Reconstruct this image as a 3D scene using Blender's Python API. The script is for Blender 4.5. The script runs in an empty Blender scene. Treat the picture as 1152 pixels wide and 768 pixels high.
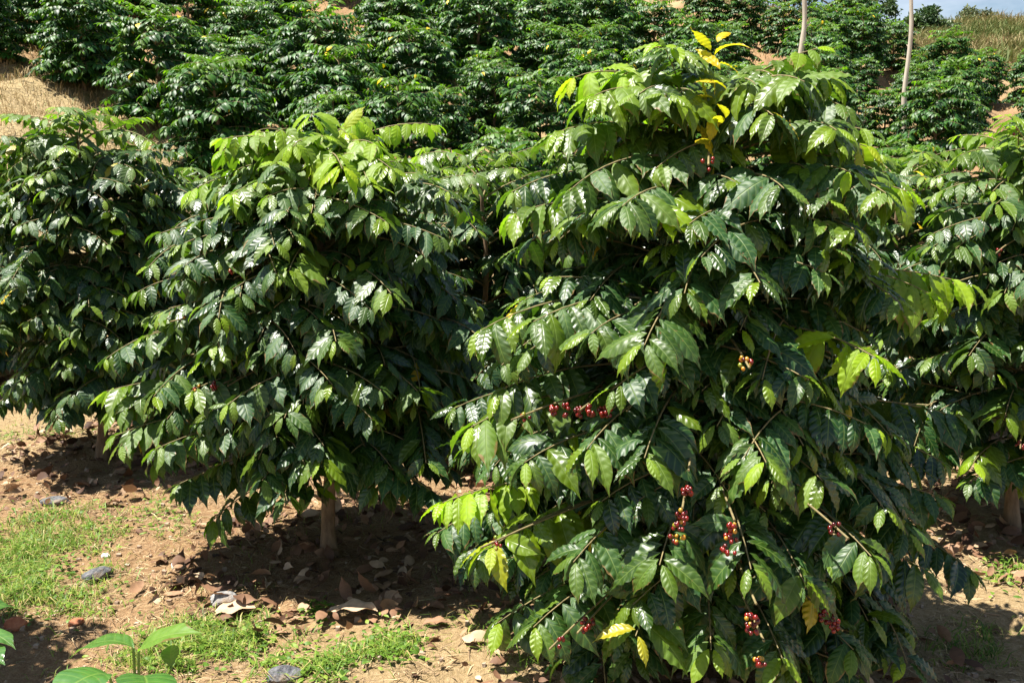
import bpy, math, random
import numpy as np
PI = math.pi
SC = bpy.context.scene
COL = SC.collection
rs = np.random.RandomState(7)

# ------------------------------------------------------------------ camera maths
F = 1100.0; CAMZ = 1.5
P = math.atan(187.0 / F)
def ray(u, v):
    cx = (u - 576) / F; cy = -(v - 384) / F
    return np.array([cx, math.cos(P) + cy * math.sin(P), -math.sin(P) + cy * math.cos(P)])
def at(u, v, Y):
    d = ray(u, v); k = Y / d[1]
    return np.array([d[0] * k, Y, CAMZ + d[2] * k])

# ------------------------------------------------------------------ noise
_perm = np.random.RandomState(3).rand(256, 256)
def vnoise(x, y):
    x = np.asarray(x, float); y = np.asarray(y, float)
    xi = np.floor(x).astype(int); yi = np.floor(y).astype(int)
    fx = x - xi; fy = y - yi
    fx = fx * fx * (3 - 2 * fx); fy = fy * fy * (3 - 2 * fy)
    a = _perm[xi & 255, yi & 255]; b = _perm[(xi + 1) & 255, yi & 255]
    c = _perm[xi & 255, (yi + 1) & 255]; d = _perm[(xi + 1) & 255, (yi + 1) & 255]
    return (a * (1 - fx) + b * fx) * (1 - fy) + (c * (1 - fx) + d * fx) * fy
def fbm(x, y, o=4):
    s = 0; a = 0.5; t = 0
    for i in range(o):
        s = s + a * vnoise(x * 2 ** i + 17.3 * i, y * 2 ** i + 9.1 * i); t += a; a *= .5
    return s / t
def sstep(a, b, x):
    t = np.clip((x - a) / (b - a), 0, 1); return t * t * (3 - 2 * t)

# ------------------------------------------------------------------ terrain
TA = np.array([-.75, -.52, -.38, -.2, 0, .14, .2, .3, .36, .42, .52, .75])
TY = np.array([-50, 7.6, 8.4, 9.6, 12, 15, 18, 20, 21.5, 24, 30, 46, 60, 300.])
TZ = np.array([
 [0]*12, [0]*12,
 [.9, .9, .7, .35, .25, .25, .2, .2, .2, .15, .1, .1],
 [2.1, 2.0, 1.6, 1.2, 1.1, 1.1, 1.0, .9, .85, .8, .6, .5],
 [3.0, 2.8, 2.4, 2.1, 2.0, 1.9, 1.8, 1.7, 1.6, 1.5, 1.3, 1.2],
 [4.1, 3.9, 3.7, 3.3, 3.1, 2.9, 2.8, 2.7, 2.5, 2.4, 2.1, 2.0],
 [5.3, 5.0, 4.8, 4.5, 4.2, 3.7, 3.5, 3.4, 3.2, 3.1, 2.7, 2.6],
 [6.2, 6.1, 6.0, 5.6, 5.0, 4.2, 4.0, 3.9, 3.7, 3.5, 3.0, 2.9],
 [7.0, 6.9, 6.8, 6.4, 5.6, 5.0, 4.9, 4.5, 4.1, 3.7, 3.2, 3.1],
 [8.0, 7.9, 7.7, 7.2, 6.3, 5.6, 5.4, 4.9, 4.4, 4.0, 3.5, 3.3],
 [10., 9.8, 9.4, 8.4, 7.2, 6.0, 5.5, 5.2, 5.0, 4.8, 4.6, 4.5],
 [14., 13., 12., 10., 8.0, 6.5, 6.0, 6.3, 7.3, 7.9, 8.2, 8.4],
 [16., 15., 13., 11., 8.5, 6.5, 6.0, 6.0, 7.0, 8.0, 8.6, 9.0],
 [18., 17., 14., 11., 8.0, 5.0, 4.0, 4.0, 4.0, 5.0, 6.0, 7.0]])
def hgt(x, y, detail=True):
    x = np.asarray(x, float); y = np.asarray(y, float)
    a = np.clip(x / np.maximum(y, 2.0), -.749, .749)
    yy = np.clip(y, -49.9, 299)
    i = np.clip(np.searchsorted(TA, a) - 1, 0, len(TA) - 2); j = np.clip(np.searchsorted(TY, yy) - 1, 0, len(TY) - 2)
    fa = (a - TA[i]) / (TA[i + 1] - TA[i]); fy = (yy - TY[j]) / (TY[j + 1] - TY[j])
    z = (TZ[j, i] * (1 - fa) + TZ[j, i + 1] * fa) * (1 - fy) + (TZ[j + 1, i] * (1 - fa) + TZ[j + 1, i + 1] * fa) * fy
    if detail:
        z = z + (fbm(x * 1.3, y * 1.3) - .5) * (.10 + .5 * sstep(8, 12, y))
        z = z + (fbm(x * 9 + 5, y * 9, 3) - .5) * .05 + (fbm(x * 26 + 5, y * 26, 2) - .5) * .018
    return z
def on_ground(u, v):
    d = ray(u, v); lo = 1.0
    for k in np.arange(1.0, 60, .01):
        if CAMZ + d[2] / d[1] * k <= float(hgt(d[0] / d[1] * k, k)): return np.array([d[0] / d[1] * k, k, float(hgt(d[0] / d[1] * k, k))])
    return np.array([d[0] / d[1] * 60, 60, 0])

# ------------------------------------------------------------------ materials
def new_mat(name):
    m = bpy.data.materials.new(name); m.use_nodes = True
    nt = m.node_tree
    for n in list(nt.nodes): nt.nodes.remove(n)
    return m, nt, nt.nodes, nt.links
def N(nodes, t, **kw):
    n = nodes.new(t)
    for k, v in kw.items():
        if k.startswith('i_'): n.inputs[k[2:].replace('_', ' ')].default_value = v
        else: setattr(n, k, v)
    return n
def math_n(ns, ls, op, a, b=None, c=None, clamp=False):
    n = ns.new('ShaderNodeMath'); n.operation = op; n.use_clamp = clamp
    for i, x in enumerate((a, b, c)):
        if x is None: continue
        if isinstance(x, (int, float)): n.inputs[i].default_value = x
        else: ls.new(x, n.inputs[i])
    return n.outputs[0]
def mix_c(ns, ls, fac, a, b, mode='MIX'):
    n = ns.new('ShaderNodeMix'); n.data_type = 'RGBA'; n.blend_type = mode
    for s, x in ((n.inputs[0], fac), (n.inputs[6], a), (n.inputs[7], b)):
        if isinstance(x, (int, float)): s.default_value = x
        elif isinstance(x, tuple): s.default_value = (*x, 1)
        else: ls.new(x, s)
    return n.outputs[2]

def leaf_mat(name, near=True, trans=.33, dark=(.003, .022, .004), mid=(.011, .064, .006), young=(.38, .56, .010), rough=.40):
    m, nt, ns, ls = new_mat(name)
    at_ = N(ns, 'ShaderNodeAttribute', attribute_name='col')
    sp = ns.new('ShaderNodeSeparateColor'); ls.new(at_.outputs['Color'], sp.inputs[0])
    tone, rnd, yel = sp.outputs
    c = mix_c(ns, ls, rnd, dark, mid)
    c = mix_c(ns, ls, math_n(ns, ls, 'POWER', tone, 1.5), c, young)
    c = mix_c(ns, ls, yel, c, (.80, .56, .02))
    out = ns.new('ShaderNodeOutputMaterial')
    pr = ns.new('ShaderNodeBsdfPrincipled'); tr = ns.new('ShaderNodeBsdfTranslucent'); mx = ns.new('ShaderNodeMixShader')
    rough_s = None
    if near:
        uv = ns.new('ShaderNodeUVMap'); uv.uv_map = 'UVMap'
        sx = ns.new('ShaderNodeSeparateXYZ'); ls.new(uv.outputs[0], sx.inputs[0])
        ax = math_n(ns, ls, 'ABSOLUTE', math_n(ns, ls, 'SUBTRACT', sx.outputs[0], .5))   # 0 midrib .. .5 margin
        ph = math_n(ns, ls, 'MULTIPLY', math_n(ns, ls, 'SUBTRACT', sx.outputs[1], math_n(ns, ls, 'MULTIPLY', ax, .28)), 7 * 2 * PI)
        w = math_n(ns, ls, 'COSINE', ph)                      # 1 at vein
        vein = math_n(ns, ls, 'POWER', math_n(ns, ls, 'MULTIPLY_ADD', w, .5, .5), 14.0)
        rib = math_n(ns, ls, 'SUBTRACT', 1.0, math_n(ns, ls, 'MULTIPLY', ax, 26.0), clamp=True)
        vv = math_n(ns, ls, 'MAXIMUM', math_n(ns, ls, 'MULTIPLY', vein, .45), rib)
        c2 = mix_c(ns, ls, math_n(ns, ls, 'MULTIPLY', vv, .42), c, (.26, .36, .08))
        nz = N(ns, 'ShaderNodeTexNoise', i_Scale=60.0, i_Detail=3.0)
        geo = ns.new('ShaderNodeNewGeometry')
        ls.new(geo.outputs['Position'], nz.inputs['Vector'])
        c2 = mix_c(ns, ls, .55, c2, mix_c(ns, ls, nz.outputs[0], (.45, .45, .45), (1.4, 1.4, 1.3)), 'MULTIPLY')
        # a few brown spots
        n2 = N(ns, 'ShaderNodeTexNoise', i_Scale=95.0, i_Detail=1.0); ls.new(geo.outputs['Position'], n2.inputs['Vector'])
        spot = math_n(ns, ls, 'MULTIPLY', math_n(ns, ls, 'SUBTRACT', n2.outputs[0], .73), 20.0, clamp=True)
        c2 = mix_c(ns, ls, math_n(ns, ls, 'MULTIPLY', spot, .7), c2, (.16, .09, .03))
        n4 = N(ns, 'ShaderNodeTexNoise', i_Scale=28.0, i_Detail=4.0); ls.new(geo.outputs['Position'], n4.inputs['Vector'])
        edge = math_n(ns, ls, 'MULTIPLY_ADD', ax, 1.2, math_n(ns, ls, 'MULTIPLY', sx.outputs[1], .35))
        edge = math_n(ns, ls, 'MULTIPLY', math_n(ns, ls, 'SUBTRACT', math_n(ns, ls, 'ADD', edge, n4.outputs[0]), math_n(ns, ls, 'MULTIPLY_ADD', rnd, -.24, 1.49)), 14.0, clamp=True)
        c2 = mix_c(ns, ls, math_n(ns, ls, 'MULTIPLY', edge, .8), c2, (.20, .11, .035))
        c2 = mix_c(ns, ls, math_n(ns, ls, 'MULTIPLY', geo.outputs['Backfacing'], .45), c2, (.09, .17, .05))
        hgt_ = math_n(ns, ls, 'MULTIPLY', math_n(ns, ls, 'MULTIPLY_ADD', w, -.5, .5), math_n(ns, ls, 'MULTIPLY', ax, 2.5, clamp=True))
        hgt_ = math_n(ns, ls, 'SUBTRACT', hgt_, math_n(ns, ls, 'MULTIPLY', rib, .6))
        hgt_ = math_n(ns, ls, 'ADD', hgt_, math_n(ns, ls, 'MULTIPLY', nz.outputs[0], .15))
        bp = N(ns, 'ShaderNodeBump', i_Strength=.45, i_Distance=.003)
        ls.new(hgt_, bp.inputs['Height']); ls.new(bp.outputs[0], pr.inputs['Normal'])
        c = c2
        rough_s = math_n(ns, ls, 'MULTIPLY_ADD', rnd, .34, math_n(ns, ls, 'MULTIPLY_ADD', nz.outputs[0], .2, rough - .20))
    ls.new(c, pr.inputs['Base Color'])
    if rough_s is not None: ls.new(rough_s, pr.inputs['Roughness'])
    else: pr.inputs['Roughness'].default_value = rough + .02
    pr.inputs['Specular IOR Level'].default_value = .62 if near else .4
    ct = mix_c(ns, ls, 1.0, c, (1.7, 2.0, .45), 'MULTIPLY')
    ct = mix_c(ns, ls, .25, ct, (.08, .20, .008))
    ls.new(ct, tr.inputs['Color'])
    ls.new(math_n(ns, ls, 'MULTIPLY_ADD', tone, .50, trans - .23, clamp=True), mx.inputs[0])
    ls.new(pr.outputs[0], mx.inputs[1]); ls.new(tr.outputs[0], mx.inputs[2]); ls.new(mx.outputs[0], out.inputs[0])
    return m

def noise_mat(name, c1, c2, scale=20, rough=.8, bump=.3, dist=.01, detail=5, spec=.3, stretch=None, c3=None):
    m, nt, ns, ls = new_mat(name)
    out = ns.new('ShaderNodeOutputMaterial'); pr = ns.new('ShaderNodeBsdfPrincipled')
    tc = ns.new('ShaderNodeTexCoord'); vec = tc.outputs['Object']
    if stretch:
        mp = ns.new('ShaderNodeMapping'); mp.inputs['Scale'].default_value = stretch; ls.new(vec, mp.inputs[0]); vec = mp.outputs[0]
    nz = N(ns, 'ShaderNodeTexNoise', i_Scale=float(scale), i_Detail=float(detail), i_Roughness=.65); ls.new(vec, nz.inputs['Vector'])
    f = math_n(ns, ls, 'MULTIPLY_ADD', math_n(ns, ls, 'SUBTRACT', nz.outputs[0], .5), 2.6, .5, clamp=True)
    c = mix_c(ns, ls, f, c1, c2)
    if c3:
        n3 = N(ns, 'ShaderNodeTexNoise', i_Scale=scale * .35, i_Detail=3.0); ls.new(vec, n3.inputs['Vector'])
        c = mix_c(ns, ls, math_n(ns, ls, 'MULTIPLY', math_n(ns, ls, 'SUBTRACT', n3.outputs[0], .5), 6.0, clamp=True), c, c3)
    ls.new(c, pr.inputs['Base Color'])
    pr.inputs['Roughness'].default_value = rough; pr.inputs['Specular IOR Level'].default_value = spec
    bp = N(ns, 'ShaderNodeBump', i_Strength=bump, i_Distance=dist); ls.new(nz.outputs[0], bp.inputs['Height']); ls.new(bp.outputs[0], pr.inputs['Normal'])
    ls.new(pr.outputs[0], out.inputs[0]); return m

def attr_mat(name, stops, rough=.7, trans=0.0, spec=.3, noise=0.0):
    """colour ramp over the per-piece value in col.r"""
    m, nt, ns, ls = new_mat(name)
    out = ns.new('ShaderNodeOutputMaterial'); pr = ns.new('ShaderNodeBsdfPrincipled')
    at_ = N(ns, 'ShaderNodeAttribute', attribute_name='col')
    sp = ns.new('ShaderNodeSeparateColor'); ls.new(at_.outputs['Color'], sp.inputs[0])
    rp = ns.new('ShaderNodeValToRGB'); e = rp.color_ramp.elements
    e[0].position, e[0].color = stops[0][0], (*stops[0][1], 1); e[1].position, e[1].color = stops[-1][0], (*stops[-1][1], 1)
    for p_, c_ in stops[1:-1]:
        q = e.new(p_); q.color = (*c_, 1)
    ls.new(sp.outputs[0], rp.inputs[0]); c = rp.outputs[0]
    if noise:
        nz = N(ns, 'ShaderNodeTexNoise', i_Scale=noise, i_Detail=4.0)
        g = ns.new('ShaderNodeNewGeometry'); ls.new(g.outputs['Position'], nz.inputs['Vector'])
        c = mix_c(ns, ls, .7, c, mix_c(ns, ls, nz.outputs[0], (.35, .35, .35), (1.5, 1.5, 1.5)), 'MULTIPLY')
    ls.new(c, pr.inputs['Base Color']); pr.inputs['Roughness'].default_value = rough; pr.inputs['Specular IOR Level'].default_value = spec
    if trans:
        tr = ns.new('ShaderNodeBsdfTranslucent'); ls.new(c, tr.inputs[0]); mx = ns.new('ShaderNodeMixShader'); mx.inputs[0].default_value = trans
        ls.new(pr.outputs[0], mx.inputs[1]); ls.new(tr.outputs[0], mx.inputs[2]); ls.new(mx.outputs[0], out.inputs[0])
    else: ls.new(pr.outputs[0], out.inputs[0])
    return m

M = {}
M['leaf'] = leaf_mat('coffee_leaf')
M['leaf_far'] = leaf_mat('coffee_leaf_hill', near=False, trans=.28, dark=(.004, .026, .004), mid=(.028, .110, .009), young=(.20, .36, .02), rough=.47)
M['bark'] = noise_mat('bark', (.11, .07, .04), (.32, .22, .13), 30, .85, .6, .006, stretch=(1, 1, .3))
M['twig'] = noise_mat('twig', (.12, .10, .045), (.28, .22, .10), 50, .7, .3, .003)
M['cherry'] = attr_mat('coffee_cherry', [(0, (.10, .22, .02)), (.18, (.50, .22, .02)), (.3, (.22, .010, .006)), (1, (.06, .003, .004))], rough=.22, spec=.6)
M['litter'] = attr_mat('dead_leaf', [(0, (.07, .035, .02)), (.35, (.19, .10, .055)), (.7, (.36, .21, .12)), (1, (.58, .42, .27))], rough=.65, noise=40, trans=.08)
M['straw'] = attr_mat('straw', [(0, (.12, .075, .04)), (.5, (.30, .20, .11)), (1, (.55, .42, .24))], rough=.7)
M['grass'] = attr_mat('green_grass', [(0, (.06, .13, .015)), (.5, (.15, .27, .03)), (.8, (.30, .36, .06)), (1, (.48, .38, .16))], rough=.5, trans=.3)
M['drygrass'] = attr_mat('dry_grass', [(0, (.08, .13, .03)), (.35, (.18, .18, .06)), (.65, (.30, .22, .11)), (1, (.44, .33, .18))], rough=.7, trans=.2)
M['stone'] = noise_mat('grey_stone', (.14, .14, .14), (.45, .44, .42), 45, .9, .9, .012, c3=(.30, .22, .15))
M['darkstone'] = noise_mat('slate_stone', (.03, .034, .04), (.20, .20, .21), 55, .8, .9, .010, c3=(.22, .17, .12))
M['whitestone'] = noise_mat('white_stone', (.55, .53, .48), (.85, .84, .80), 30, .8, .3, .005)
M['redstone'] = noise_mat('red_clod', (.30, .09, .04), (.48, .20, .10), 30, .8, .5, .006)
M['pole'] = noise_mat('peeled_wood', (.38, .31, .23), (.60, .53, .43), 18, .8, .4, .006, stretch=(1, 1, .15))
M['tree_far'] = attr_mat('broad_leaf', [(0, (.012, .035, .012)), (.5, (.035, .08, .02)), (1, (.10, .16, .035))], rough=.45, trans=.2, spec=.4)
M['tree_olive'] = attr_mat('olive_leaf', [(0, (.05, .07, .03)), (.5, (.10, .13, .05)), (1, (.20, .22, .09))], rough=.5, trans=.2)

# ------------------------------------------------------------------ mesh builders
class MB:
    def __init__(s): s.v = []; s.f = []; s.uv = []; s.c = []; s.n = 0
    def add(s, V, Fq, col=None, uv=None):
        V = np.asarray(V, np.float32).reshape(-1, 3); Fq = np.asarray(Fq, np.int32)
        s.v.append(V); s.f.append(Fq + s.n)
        s.c.append(np.zeros((len(V), 3), np.float32) if col is None else np.broadcast_to(np.asarray(col, np.float32), (len(V), 3)))
        s.uv.append(np.zeros((len(V), 2), np.float32) if uv is None else uv)
        s.n += len(V)
    def build(s, name, mat, parent=None, smooth=True):
        me = bpy.data.meshes.new(name)
        V = np.concatenate(s.v); C = np.concatenate(s.c); UV = np.concatenate(s.uv)
        loops = []; starts = []; tot = 0
        for f in s.f:
            k = f.shape[1]; loops.append(f.ravel()); starts.append(tot + np.arange(len(f)) * k); tot += f.size
        loops = np.concatenate(loops); starts = np.concatenate(starts)
        me.vertices.add(len(V)); me.vertices.foreach_set('co', V.ravel())
        me.loops.add(len(loops)); me.loops.foreach_set('vertex_index', loops.astype(np.int32))
        me.polygons.add(len(starts)); me.polygons.foreach_set('loop_start', starts.astype(np.int32))
        me.update(calc_edges=True)
        me.polygons.foreach_set('use_smooth', np.full(len(starts), smooth))
        ul = me.uv_layers.new(name='UVMap'); ul.data.foreach_set('uv', UV[loops].astype(np.float32).ravel())
        ca = me.color_attributes.new('col', 'FLOAT_COLOR', 'POINT')
        ca.data.foreach_set('color', np.concatenate([C, np.ones((len(C), 1), np.float32)], 1).astype(np.float32).ravel())
        me.materials.append(mat)
        o = bpy.data.objects.new(name, me); COL.objects.link(o)
        if parent is not None: o.parent = parent
        return o

def grid_faces(r, c):
    i, j = np.meshgrid(np.arange(r), np.arange(c), indexing='ij'); a = (i * (c + 1) + j).ravel()
    return np.stack([a, a + 1, a + c + 2, a + c + 1], 1)

def tube(mb, pts, rad, sides=6, col=None, cap=True):
    pts = np.asarray(pts, float); n = len(pts)
    rad = np.broadcast_to(np.asarray(rad, float), (n,))
    T = np.gradient(pts, axis=0); T /= np.linalg.norm(T, axis=1)[:, None] + 1e-9
    ref = np.array([0, 0, 1.]) if abs(T[0][2]) < .8 else np.array([1., 0, 0])
    A = np.cross(T, ref); A /= np.linalg.norm(A, axis=1)[:, None] + 1e-9; B = np.cross(T, A)
    th = np.arange(sides) * 2 * PI / sides
    V = pts[:, None] + rad[:, None, None] * (np.cos(th)[None, :, None] * A[:, None] + np.sin(th)[None, :, None] * B[:, None])
    i, j = np.meshgrid(np.arange(n - 1), np.arange(sides), indexing='ij')
    a = (i * sides + j).ravel(); b = (i * sides + (j + 1) % sides).ravel()
    mb.add(V.reshape(-1, 3), np.stack([a, b, b + sides, a + sides], 1), col)
    if cap:
        k = sides - 2
        tri = np.array([[0, q + 1, q + 2] for q in range(k)])
        mb.add(V[-1], tri, col); mb.add(V[0], tri[:, ::-1], col)

def norm(a): return a / (np.linalg.norm(a, axis=-1, keepdims=True) + 1e-9)

def leaf_template(rows, cols, bend, fold, wave, phase, freq=7.0):
    t = np.linspace(0, 1, rows + 1); u = np.linspace(-1, 1, cols + 1)
    w = np.sin(PI * t ** .86) ** .95 * (1 - .5 * sstep(.68, .92, t)) * 1.06; w[0] = .04; w[-1] = .015
    th = .22 - bend * t ** .75
    y = np.concatenate([[0], np.cumsum(np.cos(th[:-1]) / rows)]); z = np.concatenate([[0], np.cumsum(np.sin(th[:-1]) / rows)])
    X = .5 * w[:, None] * u[None]                       # half width unit (scaled by W)
    # margin ripples
    rip = wave * np.abs(u)[None] ** 1.5 * np.sin(2 * PI * freq * t[:, None] + phase * np.sign(u)[None]) * sstep(0, .15, t)[:, None] * (1 - sstep(.85, 1, t))[:, None]
    Z = z[:, None] + fold * np.abs(X) * .44 - 1.1 * X ** 2 * .3 + rip
    Y = y[:, None] + 0 * X
    V = np.stack([X, Y, Z], -1).reshape(-1, 3)
    UV = np.stack([np.broadcast_to((u + 1) / 2, X.shape), np.broadcast_to(t[:, None], X.shape)], -1).reshape(-1, 2).astype(np.float32)
    return V, UV, grid_faces(rows, cols)

TEMPL = {}
def templates(kind):
    if kind in TEMPL: return TEMPL[kind]
    r, c = {'hi': (28, 4), 'mid': (14, 2), 'lo': (4, 2), 'lo2': (5, 2)}[kind]
    out = []; q = np.random.RandomState(5)
    for k in range(10):
        out.append(leaf_template(r, c, 0.75 + .75 * q.rand(), -.05 + .75 * q.rand(), {'hi': .017, 'mid': .017, 'lo': .0, 'lo2': .03}[kind] * (.6 + .8 * q.rand()), q.rand() * 2.5, {'hi': 7, 'mid': 4.5, 'lo': 2, 'lo2': 2}[kind]))
    TEMPL[kind] = out; return out

class Leaves:
    def __init__(s): s.rec = []
    def add(s, p, d, n, L, W, tone, rnd, yel=0.): s.rec.append((*p, *d, *n, L, W, tone, rnd, yel))
    def bake(s, mb, kind, rng):
        if not s.rec: return
        R = np.array(s.rec); T = templates(kind); pick = rng.randint(0, len(T), len(R))
        for k, (V, UV, Fc) in enumerate(T):
            r = R[pick == k]
            if not len(r): continue
            d = norm(r[:, 3:6]); n = r[:, 6:9]; n = norm(n - (n * d).sum(1, keepdims=True) * d); x = np.cross(d, n)
            L = r[:, 9][:, None, None]; W = r[:, 10][:, None, None]
            P_ = r[:, None, 0:3] + V[None, :, 0:1] * W * x[:, None] + V[None, :, 1:2] * L * d[:, None] + V[None, :, 2:3] * L * n[:, None]
            m = len(r); nv = len(V)
            Fa = (Fc[None] + (np.arange(m) * nv)[:, None, None]).reshape(-1, 4)
            mb.add(P_.reshape(-1, 3), Fa, np.repeat(r[:, 11:14], nv, 0), np.tile(UV, (m, 1)))

UP = np.array([0, 0, 1.])
def put_leaves(LV, path, f0, internode, L0, rng, tipyoung, base_tone, droop=1.0, yellow=0., keep=1.0):
    """opposite leaf pairs along the last part of a twig"""
    seg = np.linalg.norm(np.diff(path, axis=0), axis=1); cum = np.concatenate([[0], np.cumsum(seg)]); tot = cum[-1]
    s = tot; k = 0
    while s > f0 * tot:
        q = np.array([np.interp(s, cum, path[:, i]) for i in range(3)])
        q2 = np.array([np.interp(max(s - .02, 0), cum, path[:, i]) for i in range(3)])
        b = norm(q - q2) if s > .02 else np.array([1., 0, 0])
        side = norm(np.cross(b, UP)); age = min((k + .3) / 2.2, 1)
        for sg in (-1, 1):
            if rng.rand() > keep: continue
            g = droop * (.20 + .62 * rng.rand()) * (.35 + .65 * age)
            d = b * (.75 - .45 * age) + side * sg * (.50 + .42 * age) - UP * g + rng.randn(3) * .10
            n = UP * 1.0 + b * (.15 + .35 * rng.rand()) + side * sg * .15 + rng.randn(3) * .14
            if rng.rand() < .08: d = d + rng.randn(3) * .5; n = n + rng.randn(3) * .4
            L = L0 * (.55 + .45 * age) * (.74 + .40 * rng.rand())
            tone = np.clip(base_tone + tipyoung * (1 - age) ** .8 * (.1 + .95 * rng.rand() ** 1.4) + (.3 * rng.rand() if rng.rand() < .12 else 0), 0, 1)
            y = yellow * (.5 + .5 * rng.rand()) if (yellow and k < 2) else (rng.rand() * .8 + .2 if rng.rand() < .004 else 0)
            LV.add(q + side * sg * .006, d, n, L, L * (.315 + .055 * rng.rand()), tone, rng.rand(), y)
        s -= internode * (.8 + .4 * rng.rand()) * (.5 + .5 * age); k += 1
    return

def bez(a, b, c, n=12):
    t = np.linspace(0, 1, n)[:, None]
    return (1 - t) ** 2 * a + 2 * t * (1 - t) * b + t * t * c

def berry_cluster(p, b, n, rng, r=.0054, spread=.018, ripe=.85):
    mb = MB(); nu, nv_ = 8, 5
    th = np.arange(nu) * 2 * PI / nu; ph = np.linspace(0.05, PI - .05, nv_ + 1)
    S = np.stack([np.outer(np.sin(ph), np.cos(th)), np.outer(np.sin(ph), np.sin(th)), np.outer(np.cos(ph), np.ones(nu)) * 1.12], -1).reshape(-1, 3)
    i, j = np.meshgrid(np.arange(nv_), np.arange(nu), indexing='ij'); a = (i * nu + j).ravel(); c = (i * nu + (j + 1) % nu).ravel()
    Fc = np.stack([a, c, c + nu, a + nu], 1)
    nodes = max(1, n // 8); b = norm(b)
    for k in range(n):
        nd = (k % nodes) - (nodes - 1) / 2
        off = norm(rng.randn(3)) * spread * (.55 + .45 * rng.rand()); off -= b * (off @ b) * .4
        q = p + b * nd * .030 + off
        rr = r * (.85 + .3 * rng.rand()); v = S * rr
        tone = .3 + .7 * rng.rand() if rng.rand() < ripe else rng.rand() * .2
        mb.add(v + q, Fc, (tone, 0, 0))
    return mb

def props(o, label=None, cat=None, group=None, kind=None):
    if label: o['label'] = label
    if cat: o['category'] = cat
    if group: o['group'] = group
    if kind: o['kind'] = kind
    return o
def empty(name, loc, rz=0):
    e = bpy.data.objects.new(name, None); COL.objects.link(e); e.location = [float(q) for q in loc]; e.rotation_euler = (0, 0, rz); e.empty_display_size = .2; return e

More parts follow.
